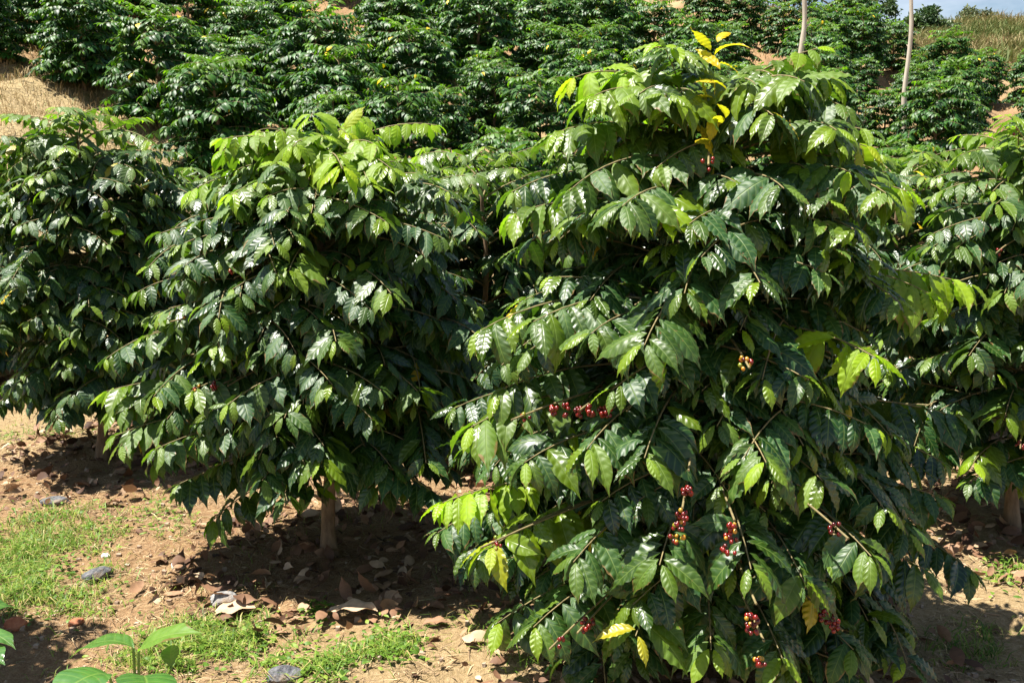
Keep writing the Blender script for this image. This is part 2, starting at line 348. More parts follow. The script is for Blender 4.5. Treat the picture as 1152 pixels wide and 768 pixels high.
# ------------------------------------------------------------------ coffee trees
def coffee_tree(name, base, H, prof, seed, kind='hi', heroes=(), cherries=(), npairs=26, leafL=.15, mat=None, near=True, twigs=3, low=.12,
                young_lit_top=.45, keep=1.0, lean=(0, 0), label='', group=None, cat='coffee tree', sep_branches=True, base_tone=.03, internode=.037, shoot=None, yellowbias=0, ground_min=.02):
    """prof: [(height fraction, radius)]; heroes: (u, v, depth in front of the trunk, [n side leaves]) tips seen in the photograph"""
    rng = np.random.RandomState(seed); base = np.asarray(base, float)
    root = empty(name, base); props(root, label, cat, group)
    mat = mat or M['leaf']
    hs = [p[0] for p in prof]; rr = [p[1] for p in prof]
    def axis(z): return np.array([lean[0] * z + .012 * math.sin(z * 7 + seed), lean[1] * z + .012 * math.cos(z * 5 + seed), z])
    tr = MB(); zz = np.linspace(-.06, H * .97, 22)
    tube(tr, [axis(z) for z in zz], np.interp(zz, [-.06, .03, .12, H], [.050, .036, .027, .006]) * (1 + .08 * rng.randn(22)), 9)
    trunk_mb = tr
    LV = Leaves(); branches = []
    def add_branch(path, r0, f0, tone_tip, bt, L0, tw, droop=1.0, yel=0, kp=None):
        bm = MB(); n = len(path)
        tube(bm, path, np.linspace(r0, .0014, n), 5 if near else 4)
        put_leaves(LV, path, f0, internode, L0, rng, tone_tip, bt, droop, yel, keep if kp is None else kp)
        for q in range(tw):
            s = .25 + .60 * (q + rng.rand()) / tw; idx = s * (n - 1); i0 = int(idx)
            a = path[i0] * (1 - idx + i0) + path[min(i0 + 1, n - 1)] * (idx - i0)
            b = norm(path[min(i0 + 1, n - 1)] - path[i0]); side = norm(np.cross(b, UP)) * (1 if (q % 2) else -1)
            l = (.16 + .2 * rng.rand()) * (.6 + leafL * 2.6)
            dd = norm(b * .7 + side * .8 + UP * .1)
            p2 = bez(a, a + dd * l * .55 + UP * .02, a + dd * l - UP * (.01 + .04 * rng.rand()), 7)
            if p2[-1][2] < ground_min + .1: continue
            tube(bm, p2, np.linspace(.0032, .0014, 7), 4)
            put_leaves(LV, p2, .12, internode, L0 * .95, rng, tone_tip, bt, droop, 0, keep if kp is None else kp)
        branches.append(bm)
    # regular crown: opposite, decussate pairs
    ntier = max(6, npairs // 2)
    for k in range(ntier):
        f = (k + .5) / ntier; z = H * (low + (.97 - low) * f); az0 = seed + k * PI / 4.0 * 1.1 + rng.randn() * .2
        nb_ = 5 if heroes else 4
        for sd in range(nb_):
            az = az0 + sd * 2 * PI / nb_ + rng.randn() * .16; z_ = z + rng.randn() * .012
            zt = f * (1 - low) + low
            R = float(np.interp(zt, hs, rr)) * (.60 + .50 * rng.rand()) * (1 + .10 * math.sin(az * 3 + seed))
            o = np.array([math.cos(az), math.sin(az), 0]); a = axis(z_)
            R = min(R, float(np.interp(zt, hs, rr)) * .98)
            if heroes and o[1] < -.2: R *= .80
            rise = .10 + .28 * f; dr = .14 + .12 * rng.rand() + .10 * (1 - f)
            tip = a + o * R + UP * (R * (rise - dr) - .02)
            if f > .93: tip = a + o * R * .75 + UP * (.12 * rng.rand() + .02)
            tip[2] = max(tip[2], ground_min + .10 + .08 * rng.rand())
            path = bez(a, a + o * R * .55 + UP * (R * rise + .04), tip, 10)
            yt = sstep(.75, 1, f) * young_lit_top  # paler crown top: young growth, plus sunlit tone put into the leaf colour
            add_branch(path, .0055, .30 if near else .22, .62 + .25 * f + yellowbias, base_tone + yt * (.5 + .5 * rng.rand()), leafL * (1 - .18 * f), twigs + 1 if f < .85 else 2, droop=1.0 - .35 * f)
    # tips the photograph shows
    for h in heroes:
        u, v, dep = h[:3]; tone = h[3] if len(h) > 3 else .12; yel = h[4] if len(h) > 4 else 0.
        T = at(u, v, base[1] - dep) - base
        zs = np.clip(T[2] - .05 + .12 * rng.rand(), H * low * .7, H * .95); a = axis(zs); o = T - a; o[2] = 0; R = np.linalg.norm(o)
        path = bez(a, a + o * .6 + UP * (max(T[2] - zs, 0) + .05 + .06 * R), T, 12)
        add_branch(path, .0045, max(1 - .28 / max(np.linalg.norm(T - a), .37), .1), .62, tone, leafL * 1.04, 0, 1.0, yel, .97)
    # upright leader
    top = axis(H * .95)
    for k in range(3):
        q = top + UP * (.02 + .035 * k)
        for j in range(2):
            az = k * PI / 2 + j * PI + rng.rand(); dd = np.array([math.cos(az), math.sin(az), .9 - .2 * k + .4 * rng.rand()])
            LV.add(q, dd, UP - dd * .2, leafL * .7, leafL * .3, .55 * young_lit_top + .3, rng.rand(), .0)
    if sep_branches:
        tr.build('trunk', M['bark'], root)
        order = branches[::-1]; lim = 82 if heroes else 40
        for bm in order[:lim]: bm.build('branch', M['twig'], root)
        if order[lim:]:
            al = MB()
            for bm in order[lim:]:
                off = 0
                for V, f_, c_, uv_ in zip(bm.v, bm.f, bm.c, bm.uv): al.add(V, f_ - off, c_, uv_); off += len(V)
            o = al.build('branch', M['twig'], root); o['kind'] = 'stuff'
    else:
        tr.build('trunk', M['bark'], root)
        al = MB()
        for bm in branches:
            off = 0
            for V, f_, c_, uv_ in zip(bm.v, bm.f, bm.c, bm.uv):
                al.add(V, f_ - off, c_, uv_); off += len(V)
        al.build('branches', M['twig'], root)
    fm = MB(); LV.bake(fm, kind, rng); fm.build('foliage', mat, root)
    for c in cherries:
        u, v, dep, n = c[:4]; ripe = c[4] if len(c) > 4 else .75
        p = at(u, v, base[1] - dep - .09) - base; a = axis(min(p[2] + .03, H * .9)); b = p - a
        horiz = c[5] if len(c) > 5 else None
        bb = b if horiz is None else np.array(horiz, float)
        berry_cluster(p, bb, int(n * 1.45), rng, ripe=ripe).build('cherry_cluster', M['cherry'], root)
        sm = MB(); tube(sm, bez(a, (a + p) / 2 + UP * .05, p + norm(bb) * .05, 8), .0028, 5); sm.build('branch', M['twig'], root)
    if shoot:
        sl = Leaves(); p = at(*shoot) - base
        for k in range(16):
            az = rng.rand() * 2 * PI; e = rng.rand() * 2.4 - 1.3
            dd = np.array([math.cos(az), math.sin(az) * .6, e]); q = p + np.array([rng.randn() * .02, rng.randn() * .02, -.09 + .018 * k])
            sl.add(q, dd, UP + dd * -.4 + rng.randn(3) * .2, .07 + .05 * rng.rand(), .030, .9, rng.rand(),   .75 + .25 * rng.rand())
        sm = MB(); sl.bake(sm, kind, rng); tube(sm, [p + [0, 0, -.3], p + [0.004, 0, -.1], p + [0, 0, .08]], [.004, .003, .001], 5, (.9, .5, .9))
        sm.build('yellow_shoot', mat, root)
    return root, LV

def foot(u, v): return on_ground(u, v)
def place(u, Y):
    d = ray(u, 400); x = d[0] / d[1] * Y; return np.array([x, Y, float(hgt(x, Y))])

# front tree
fA = place(790, 2.92)
hA = [(668, 108, .25, .45), (720, 105, .3, .15), (700, 232, .52, .1), (640, 215, .35, .15), (745, 240, .45, .5), (882, 212, .5, .06), (940, 205, .35, .1), (855, 318, .6, .1),
      (600, 362, .45, .16), (540, 372, .25, .2), (665, 375, .5, .12), (725, 388, .68, .14), (985, 402, .55, .75), (1045, 330, .2, .6), (1090, 320, .1, .6), (1020, 215, .2, .5), (660, 505, .62, .1), (590, 520, .5, .08),
      (725, 515, .68, .06), (862, 520, .7, .2), (925, 540, .6, .08), (645, 632, .68, .12), (742, 635, .75, .15), (845, 640, .8, .12), (905, 655, .7, .05), (980, 625, .68, .1),
      (1040, 640, .45, .06), (498, 565, .2, .7), (530, 480, .35, .35), (552, 615, .45, .5, .25), (715, 715, .75, .35, .35), (600, 705, .6, .1), (560, 700, .5, .15),
      (905, 92, .35, .3), (935, 88, .15, .3), (950, 120, .2, .15), (870, 85, .2, .3), (700, 85, .15, .5), (625, 150, .1, .3), (1010, 205, .1, .3), (975, 165, .1, .5, .3), (770, 330, .55, .05), (960, 300, .35, .1), (800, 730, .75, .15), (880, 740, .72, .1),
      (960, 730, .6, .06), (580, 240, .1, .3), (645, 88, .1, .75, .3), (760, 110, .3, .4), (850, 95, .3, .3), (870, 130, .4, .1), (1060, 560, .2, .08), (1080, 470, .1, .1), (560, 440, .3, .15)]
cA = [(630, 461, .45, 16, .95, (1, 0, 0)), (664, 463, .42, 20, .95, (1, 0, 0)), (683, 462, .42, 10, .95, (1, 0, 0)), (774, 552, .62, 9, .95, (0, 0, 1)), (764, 592, .66, 18, .85, (.1, -.2, 1)), (822, 606, .68, 18, .85, (.1, -.2, 1)),
      (846, 700, .78, 14, .85, (.1, -.2, 1)), (856, 744, .78, 8, .9, (.1, 0, 1)), (797, 184, .3, 3, 1), (838, 408, .5, 7, .3), (917, 398, .3, 2, .1), (934, 698, .55, 18, 1), (660, 702, .55, 12, 1), (630, 720, .6, 4, 1),
      (941, 596, .66, 4, .7), (558, 610, .42, 6, .5), (592, 468, .35, 3, .9)]
coffee_tree('coffee_tree', fA, 1.74, [(0, .72), (.15, .80), (.4, .75), (.6, .72), (.8, .58), (.92, .46), (1, .26)], 11, 'hi', hA, cA, npairs=28, leafL=.150, twigs=5, low=.10,
            label='nearest coffee tree, large and glossy, with red cherries and a yellow shoot on top', group='coffee trees in the near rows', young_lit_top=.40, shoot=(803, 126, 2.66))
# middle tree
fB = foot(373, 622)
hB = [(350, 132, .15, .6), (390, 150, .1, .75, .3), (330, 165, .3, .5), (425, 165, .2, .6), (285, 150, .1, .6), (310, 150, .2, .5), (385, 190, .4, .75, .2), (415, 135, -.05, .6), (440, 190, .3, .5), (300, 175, .2, .4), (250, 170, .1, .45), (215, 215, .1, .5), (410, 140, .0, .8), (245, 290, .35, .12), (325, 305, .55, .4), (200, 275, .2, .2), (185, 350, .25, .2), (240, 388, .45, .12),
      (160, 380, .15, .25), (215, 440, .4, .15), (150, 448, .2, .25), (300, 395, .5, .08), (440, 330, .5, .2), (378, 384, .62, .15), (320, 470, .6, .08), (470, 440, .45, .2), (295, 540, .55, .05),
      (440, 525, .5, .1), (362, 520, .6, .2), (200, 545, .3, .1), (480, 290, .25, .12), (500, 380, .1, .1), (230, 490, .4, .08), (400, 455, .5, .06), (410, 250, .4, .08), (290, 230, .35, .1), (350, 240, .4, .06), (235, 590, .3, .15), (125, 462, .15, .3), (130, 490, .25, .3), (175, 505, .4, .15), (120, 440, .1, .4)]
cB = [(240, 434, .3, 10, 1, (1, 0, 0)), (222, 438, .3, 5, .9, (1, 0, 0)), (262, 303, .3, 8, .7, (1, 0, -.4)), (276, 310, .25, 4, .5), (207, 360, .2, 4, .6)]
coffee_tree('coffee_tree', fB, 1.61, [(0, .42), (.12, .50), (.3, .74), (.55, .72), (.75, .60), (.9, .46), (1, .3)], 23, 'mid', hB, cB, npairs=28, leafL=.140, twigs=4, low=.28, ground_min=.25,
            label='bushy coffee tree left of the front one, its top lime green', group='coffee trees in the near rows', young_lit_top=.7)
# left tree
fC = foot(116, 516)
hC = [(60, 240, .4, .08), (30, 250, .3, .1), (90, 170, .3, .2), (150, 190, .2, .15), (100, 345, .45, .08), (50, 320, .4, .1), (20, 430, .4, .1), (80, 380, .45, .06), (150, 330, .25, .06), (130, 400, .3, .06), (30, 160, .2, .2), (130, 240, .3, .1), (70, 460, .35, .15)]
coffee_tree('coffee_tree', fC, 1.75, [(0, .5), (.15, .50), (.35, .55), (.6, .58), (.8, .52), (.92, .42), (1, .25)], 37, 'mid', hC, (), npairs=28, leafL=.140, twigs=4, low=.22, ground_min=.14,
            label='dark coffee tree at the left edge, its bare trunk standing in a patch of shade', group='coffee trees in the near rows', young_lit_top=.45)
# right tree
fD = foot(1137, 592)
hD = [(1080, 175, .1, .2), (1120, 230, .3, .1), (1075, 280, .3, .08), (1130, 330, .4, .1), (1090, 400, .4, .08), (1130, 470, .4, .25), (1095, 520, .35, .35), (1060, 240, .1, .1), (1150, 180, .2, .3), (1140, 540, .3, .3), (1100, 360, .3, .1)]
cD = [(1125, 283, .3, 4, 1), (1148, 500, .35, 5, .9), (1146, 150, .2, 2, .9)]
coffee_tree('coffee_tree', fD, 1.60, [(0, .45), (.15, .50), (.35, .58), (.6, .60), (.8, .55), (.92, .45), (1, .25)], 41, 'mid', hD, cD, npairs=22, leafL=.145, twigs=3, low=.24, ground_min=.16,
            label='coffee tree at the right edge of the photo, close behind the front tree', group='coffee trees in the near rows', young_lit_top=.55)
# trees just behind
back = [(-410, 2.75, 1.7, 60, 'coffee tree just outside the left edge, shading the lower left corner', .4),
        (545, 5.3, 1.60, 51, 'coffee tree half hidden in the gap left of the front tree', .45),
        (500, 6.0, 1.5, 61, 'coffee tree deep in the gap between the two nearest trees, behind its half hidden neighbour', .4),
        (1000, 5.5, 1.55, 52, 'coffee tree behind the right shoulder of the front tree', .35),
        (690, 6.0, 1.55, 53, 'coffee tree almost wholly hidden behind the left half of the front tree', .3),
        (235, 6.3, 1.45, 54, 'dark coffee tree behind the gap between the two left near trees', .3),
        (440, 6.6, 1.60, 55, 'coffee tree whose top shows just right of the lime green tree top', .4),
        (1180, 6.2, 1.65, 56, 'coffee tree at the far right, standing behind the right edge tree', .4),
        (-40, 7.0, 1.45, 57, 'coffee tree behind the left edge tree, below the dry grass bank', .3),
        (860, 6.8, 1.45, 58, 'coffee tree behind the front tree, below the hillside poles', .3)]
for u, Y, H, sd, lb, yt in back:
    b = place(u, Y)
    coffee_tree('coffee_tree', b, H, [(0, .5), (.2, .60), (.5, .66), (.8, .56), (.92, .45), (1, .25)], sd, 'mid', (), (), npairs=25, leafL=.145, twigs=4, low=.12,
                label=lb, group='coffee trees in the near rows', young_lit_top=yt)

# ------------------------------------------------------------------ hillside bushes
protos = []
for k in range(6):
    r_, _ = coffee_tree('coffee_bush', (0, 0, 0), 1.22 + .06 * (k % 3), [(0, .42), (.15, .56), (.45, .62), (.75, .50), (.92, .36), (1, .2)], 70 + k, 'lo2', (), (), npairs=18, leafL=.150, twigs=5, low=.08,
                        near=False, young_lit_top=.5, mat=M['leaf_far'], sep_branches=False, label='x', internode=.045, base_tone=.05)  # sunlit bush tops tinted into the leaf colour along with young growth
    protos.append(r_)
yproto, _ = coffee_tree('coffee_bush', (0, 0, 0), 1.2, [(0, .42), (.15, .52), (.45, .58), (.75, .48), (.92, .36), (1, .2)], 90, 'lo2', (), (), npairs=15, leafL=.13, twigs=3, low=.08,
                        near=False, young_lit_top=1.0, mat=M['leaf_far'], sep_branches=False, label='x', internode=.045, base_tone=.10, yellowbias=.3)
protos.append(yproto)
used = set()
def put_bush(k, x, y, s, rz, label, group='coffee bushes on the hillside'):
    pr = protos[k]
    if k in used:
        r = pr.copy(); COL.objects.link(r)
        for ch in pr.children:
            c = ch.copy(); COL.objects.link(c); c.parent = r
    else:
        r = pr; used.add(k)
    r.location = (x, y, float(hgt(x, y)) - .03); r.rotation_euler = (0, 0, rz); r.scale = (s, s, s)
    props(r, label, 'coffee bush', group)
    return r
q = np.random.RandomState(12)
def proj(x, y, z):
    d = np.array([x, y, z - CAMZ]); f = d[1] * math.cos(P) - d[2] * math.sin(P); upc = d[1] * math.sin(P) + d[2] * math.cos(P)
    return 576 + F * d[0] / f, 384 - F * upc / f
holes = [(398, 6, 5, 4), (186, 8, 12, 12), (1112, 126, 4, 2), (860, 22, 30, 8)]
spec = []  # (x, y, scale, k, label)
def special(u, v, Y, s, k, label):
    d = ray(u, v); x = d[0] / d[1] * Y; spec.append((x, Y, s, k, label))
rows_lbl = ['lowest hillside row', 'lower hillside', 'middle of the hillside', 'upper hillside', 'topmost hillside rows']
special(215, 80, 14.2, 1.0, 6, 'pale yellowish green coffee bush among dark ones on the left hillside')
special(962, 40, 20.5, .85, 1, 'coffee bush on the ridge below the dark trees, right of the nearer pale pole')
special(838, 50, 19.6, .82, 2, 'small round coffee bush below the red cut bank, second one left of the nearer pole')
special(792, 45, 19.8, .85, 3, 'small coffee bush at the left end of the red cut bank')
special(880, 68, 19.0, .75, 4, 'low coffee bush just left of the foot of the nearer pole')
special(1062, 120, 16.2, .8, 0, 'coffee bush just right of the slim pole on the hillside')
for x, y, s, k, lb in spec: put_bush(k, x, y, s, q.rand() * 6, lb)
cnt = 0; Y = 9.6; row = 0
while Y < 21.2:
    half = .60 * Y; nb = int(2 * half / 1.0)
    for i in range(nb + 1):
        x = -half + (i + (.5 if row % 2 else 0)) * 1.0 + q.randn() * .16; y = Y + q.randn() * .16
        g = float(hgt(x, y)); u, v = proj(x, y, g + .35); u0, v0 = proj(x, y, g)
        uh, vt = proj(x, y, g + 1.15); rw = .5 * F / y
        if any(abs(u - hu) < hw * .6 + rw * (.75 if hu < 600 else .55) and vt < hv + hh * .4 and v0 > hv - hh * .4 for hu, hv, hw, hh in holes): continue
        if (y > 17.4 and 720 < u < 900) or (y > 19.4 and u > 720): continue
        if u < 165 and v0 > 98 + .42 * u: continue
        if u < 110 and y < 11.2: continue
        if u > 1040 and y > 18.2: continue
        if y < 12.6 and abs(u - 1019) < 26 and y > 11.6: continue
        if any((x - a) ** 2 + (y - b) ** 2 < .85 ** 2 for a, b, *_ in spec): continue
        s = (.66 + .36 * q.rand()) * (1.0 if u < 700 else .92 if u < 960 else .82)
        if g + 1.3 * s < 1.5 - .0 * y and False: continue
        zone = 0 if Y < 11.5 else 1 if Y < 13.6 else 2 if Y < 16 else 3 if Y < 18.5 else 4
        side = 'left' if u < 380 else 'middle' if u < 760 else 'right'
        put_bush(int(q.randint(0, 6)), x, y, s, q.rand() * 6.28, 'dark green coffee bush, ' + rows_lbl[zone] + ', ' + {'left': 'above the trees on the left', 'middle': 'left of the front tree top', 'right': 'right of the front tree top'}[side])
        cnt += 1
    Y += 1.12; row += 1
print('hill bushes', cnt)

# ------------------------------------------------------------------ ground sheet
def lines(segs):
    out = []
    for a, b, st in segs: out += list(np.arange(a, b, st))
    return np.array(out)
gx = lines([(-300, -60, 20), (-60, -16, 2), (-16, -5, .22), (-5, 5, .06), (5, 16, .22), (16, 60, 2), (60, 301, 20)])
gy = lines([(-40, 0, 4), (0, 1.6, .2), (1.6, 8, .05), (8, 26, .16), (26, 62, 1), (62, 300, 12)])
GX, GY = np.meshgrid(gx, gy, indexing='xy'); GZ = hgt(GX, GY)
gm = MB()
ff = grid_faces(len(gy) - 1, len(gx) - 1)
dry = np.clip(sstep(.40, .62, fbm(GX * .5 + 3, GY * .5, 4)) * .6 + sstep(7.2, 8.4, GY) * sstep(-.25, -.36, GX / np.maximum(GY, 1)) * .9 * (1 - sstep(11, 13, GY)) + sstep(23.2, 24.5, GY) * 1.0, 0, 1)
gm.add(np.stack([GX, GY, GZ], -1).reshape(-1, 3), ff, np.stack([dry, dry * 0, dry * 0], -1).reshape(-1, 3))
m, nt, ns, ls = new_mat('soil')
out = ns.new('ShaderNodeOutputMaterial'); pr = ns.new('ShaderNodeBsdfPrincipled')
tc = ns.new('ShaderNodeTexCoord'); at_ = N(ns, 'ShaderNodeAttribute', attribute_name='col'); sp_ = ns.new('ShaderNodeSeparateColor'); ls.new(at_.outputs['Color'], sp_.inputs[0])
def nzz(sc, de=5, ro=.6):
    n = N(ns, 'ShaderNodeTexNoise', i_Scale=float(sc), i_Detail=float(de), i_Roughness=ro); ls.new(tc.outputs['Object'], n.inputs['Vector']); return n.outputs[0]
def cont(x, k): return math_n(ns, ls, 'MULTIPLY_ADD', math_n(ns, ls, 'SUBTRACT', x, .5), k, .5, clamp=True)
a1, a2, a3, a4 = nzz(1.2), nzz(9), nzz(60, 6, .7), nzz(260, 3)
c = mix_c(ns, ls, cont(a1, 3), (.235, .128, .060), (.34, .212, .112))
c = mix_c(ns, ls, math_n(ns, ls, 'MULTIPLY', cont(a2, 3), .6), c, (.20, .105, .05))
c = mix_c(ns, ls, math_n(ns, ls, 'MULTIPLY', cont(a3, 4), .45), c, (.55, .40, .22))
c = mix_c(ns, ls, .6, c, mix_c(ns, ls, cont(a4, 3), (.5, .5, .5), (1.35, 1.3, 1.25)), 'MULTIPLY')
c = mix_c(ns, ls, math_n(ns, ls, 'MULTIPLY', sp_.outputs[0], .75), c, mix_c(ns, ls, cont(a3, 3), (.30, .25, .11), (.55, .43, .25)))
ls.new(c, pr.inputs['Base Color']); pr.inputs['Roughness'].default_value = .92; pr.inputs['Specular IOR Level'].default_value = .15
hh = math_n(ns, ls, 'ADD', math_n(ns, ls, 'MULTIPLY', a3, 1.0), math_n(ns, ls, 'MULTIPLY', a4, .4))
hh = math_n(ns, ls, 'ADD', hh, math_n(ns, ls, 'MULTIPLY', a2, 1.6))
bp = N(ns, 'ShaderNodeBump', i_Strength=.9, i_Distance=.02); ls.new(hh, bp.inputs['Height']); ls.new(bp.outputs[0], pr.inputs['Normal']); ls.new(pr.outputs[0], out.inputs[0])
props(gm.build('ground', m), kind='structure')

# ------------------------------------------------------------------ grass, straw and litter (nobody could count them)
def blades(mb, X, Y, hgts, wid, col, lean=.5, rng=rs, seg=2):
    n = len(X); Z = hgt(X, Y); az = rng.rand(n) * 2 * PI; ln = lean * (.3 + rng.rand(n)); az2 = az + PI / 2 + rng.randn(n) * .4
    B = np.stack([X, Y, Z - .004], -1); w = np.stack([np.cos(az2), np.sin(az2), 0 * az], -1) * (wid * .5)[:, None]
    o = np.stack([np.cos(az), np.sin(az), 0 * az], -1)
    M_ = B + o * (hgts * ln * .35)[:, None] + UP * (hgts * .6)[:, None]; T = B + o * (hgts * ln)[:, None] + UP * (hgts * (1 - .35 * ln))[:, None]
    V = np.stack([B - w, B + w, M_ + w * .7, M_ - w * .7, T + w * .08, T - w * .08], 1)
    Fq = np.array([[0, 1, 2, 3], [3, 2, 4, 5]])
    mb.add(V.reshape(-1, 3), (Fq[None] + (np.arange(n) * 6)[:, None, None]).reshape(-1, 4), np.repeat(col, 6, 0))
def c3(r): r = np.asarray(r); return np.stack([r, 0 * r, 0 * r], -1)
# green grass: patches from the photograph (u, v, radius u, radius v, weight)
patches = [(45, 610, 60, 26, 1.0), (55, 660, 60, 30, 1.0), (20, 640, 40, 30, .8), (250, 715, 70, 22, .9), (300, 735, 50, 20, .4), (370, 750, 45, 16, .9), (440, 735, 28, 16, .8), (60, 575, 80, 12, .45), (150, 590, 50, 12, .4), (180, 570, 30, 12, .3),
           (40, 490, 60, 8, .3), (200, 740, 60, 20, .6), (355, 690, 12, 8, .6), (1130, 640, 20, 14, .6), (1120, 700, 30, 10, .5), (1090, 730, 60, 20, .25), (600, 740, 40, 20, .2), (500, 720, 40, 12, .2)]
g = MB()
for u, v, ru, rv, w in patches:
    n = int(ru * rv * 1.9 * w)
    uu = u + ru * rs.randn(n) * .62; vv = v + rv * rs.randn(n) * .62
    d = np.array([(uu - 576) / F, math.cos(P) - (vv - 384) / F * math.sin(P), -math.sin(P) - (vv - 384) / F * math.cos(P)]); k = -CAMZ / d[2]
    X, Y_ = d[0] * k, d[1] * k; kp = fbm(X * 9, Y_ * 9, 3) + .1 * rs.rand(n) > .5; X, Y_ = X[kp], Y_[kp]; n = len(X)
    blades(g, X, Y_, .015 + .055 * rs.rand(n) ** 2, .0025 + .004 * rs.rand(n) ** 2, c3(np.clip(rs.rand(n) * .8 + (rs.rand(n) < .25) * .4, 0, 1)), 1.5)
X = rs.uniform(-3.2, 3.5, 20000); Y_ = rs.uniform(2.2, 8.2, 20000); kp = fbm(X * 1.7 + 40, Y_ * 1.7, 4) > .56; X, Y_ = X[kp], Y_[kp]; n = len(X)
blades(g, X, Y_, .015 + .035 * rs.rand(n), .002 + .002 * rs.rand(n), c3(.4 + .6 * rs.rand(n)), 1.4)
kw = Leaves()
for k in range(2600):
    j = rs.randint(0, 14); u, v, ru, rv, w = patches[j]; uu = u + ru * rs.randn() * .7; vv = v + rv * rs.randn() * .7
    if rs.rand() > w: continue
    dd = ray(uu, vv); kk = -CAMZ / dd[2]; x, y = dd[0] * kk, dd[1] * kk; a = rs.rand() * 6.28
    kw.add((x, y, float(hgt(x, y)) + .006 + .015 * rs.rand()), np.array([math.cos(a), math.sin(a), .5 * rs.rand()]), UP + rs.randn(3) * .3, .016 + .022 * rs.rand(), .009 + .008 * rs.rand(), rs.rand() * .7, 0)
kw.bake(g, 'lo', rs)
props(g.build('grass', M['grass']), 'short green grass growing in patches on the bare soil', 'grass', kind='stuff')
# straw lying flat
def flat_strips(mb, X, Y_, L, W, col, rng=rs, lift=.006, tilt=.25):
    n = len(X); Z = hgt(X, Y_) + lift * (.3 + rng.rand(n)); az = rng.rand(n) * PI * 2; tz = rng.randn(n) * tilt * .5
    d = np.stack([np.cos(az), np.sin(az), tz], -1); s = np.stack([-np.sin(az), np.cos(az), rng.randn(n) * .3], -1) * (W / 2)[:, None]
    c0 = np.stack([X, Y_, Z], -1); k = norm(np.cross(d, UP)) * (L * rng.randn(n) * .14)[:, None]
    a = c0 - d * (L / 2)[:, None]; b = c0 + d * (L / 2)[:, None]; mdl = c0 + k + UP * (.1 * L)[:, None] * rng.rand(n)[:, None]
    V = np.stack([a - s * .5, a + s * .5, mdl + s, mdl - s, b + s * .3, b - s * .3], 1)
    Fq = np.array([[0, 1, 2, 3], [3, 2, 4, 5]])
    mb.add(V.reshape(-1, 3), (Fq[None] + (np.arange(n) * 6)[:, None, None]).reshape(-1, 4), np.repeat(col, 6, 0))
s = MB(); n = 120000
X = rs.uniform(-3.6, 4, n); Y_ = 2.3 + 5.8 * rs.rand(n) ** 1.3; kp = fbm(X * 2.2 + 11, Y_ * 2.2, 4) + .3 * rs.rand(n) > .56; X, Y_ = X[kp], Y_[kp]; n = len(X)
flat_strips(s, X, Y_, .015 + .09 * rs.rand(n) ** 2.5, .0012 + .0035 * rs.rand(n) ** 2, c3(rs.rand(n)))
for k in range(420):
    x = rs.uniform(-3, 3.4); y = 2.4 + 5 * rs.rand(); a = rs.rand() * 6.28; l = .05 + .18 * rs.rand() ** 2; p0 = np.array([x, y, 0]); dd = np.array([math.cos(a), math.sin(a), 0]); sd_ = np.array([-dd[1], dd[0], 0])
    pts = np.array([p0 + dd * l * (t - .5) + sd_ * l * .12 * math.sin(t * 5 + k) for t in np.linspace(0, 1, 6)]); pts[:, 2] = hgt(pts[:, 0], pts[:, 1]) + .005 + .03 * rs.rand() * np.linspace(0, 1, 6)
    tube(s, pts, np.linspace(.0022, .001, 6) * (.6 + rs.rand()), 4, (rs.rand() * .8, 0, 0))
props(s.build('straw', M['straw']), 'thin dry straw and stalks strewn over the soil', 'straw', kind='stuff')
# leaf litter under the trees
lt = Leaves(); feet = [(fA, .75), (fB, .62), (fC, .65), (fD, .6)] + [(place(b[0], b[1]), .7) for b in back]
for f_, R in feet:
    for k in range(620):
        a = rs.rand() * 2 * PI; r = R * math.sqrt(rs.rand()) * 1.15; x = f_[0] + r * math.cos(a); y = f_[1] + r * math.sin(a)
        az = rs.rand() * 6.3; L = .025 + .08 * rs.rand() ** 1.5
        lt.add((x, y, float(hgt(x, y)) + .006 + .03 * rs.rand()), np.array([math.cos(az), math.sin(az), rs.randn() * .45 + .1]), np.array([rs.randn() * .7, rs.randn() * .7, 1 if rs.rand() < .7 else -1]), L, L * .42, rs.rand() ** 1.4, 0)
for k in range(700):
    x = rs.uniform(-3, 3.2); y = 2.4 + 5 * rs.rand(); az = rs.rand() * 6.3; L = .03 + .05 * rs.rand()
    if fbm(x * 1.5, y * 1.5 + 7) < .5: continue
    lt.add((x, y, float(hgt(x, y)) + .008), np.array([math.cos(az), math.sin(az), rs.randn() * .15]), np.array([rs.randn() * .3, rs.randn() * .3, 1]), L, L * .42, rs.rand(), 0)
lm = MB(); lt.bake(lm, 'mid', rs)
props(lm.build('leaf_litter', M['litter']), 'brown dead leaves littering the soil below the coffee trees', 'leaf litter', kind='stuff')
# dry grass on banks and ridges
d_ = MB()
n = 26000; X = rs.uniform(-9, -2.6, n); Y_ = rs.uniform(7.4, 13, n); a = X / Y_; kp = (a < -.26 + .05 * rs.randn(n)); X, Y_ = X[kp], Y_[kp]; n = len(X)
blades(d_, X, Y_, .04 + .11 * rs.rand(n), .004 + .005 * rs.rand(n), c3(np.clip(.45 + .5 * rs.rand(n) + .4 * (fbm(X, Y_) - .5), 0, 1)), 1.1)
n = 30000; Y_ = rs.uniform(22.6, 27, n); X = Y_ * rs.uniform(.06, .5, n)
blades(d_, X, Y_, .10 + .22 * rs.rand(n), .012 + .012 * rs.rand(n), c3(np.clip(.35 + .6 * rs.rand(n) + .6 * (fbm(X * .6, Y_ * .6) - .5), 0, 1)), .9)
n = 60000; Y_ = rs.uniform(27, 52, n); X = Y_ * rs.uniform(.27, .62, n)
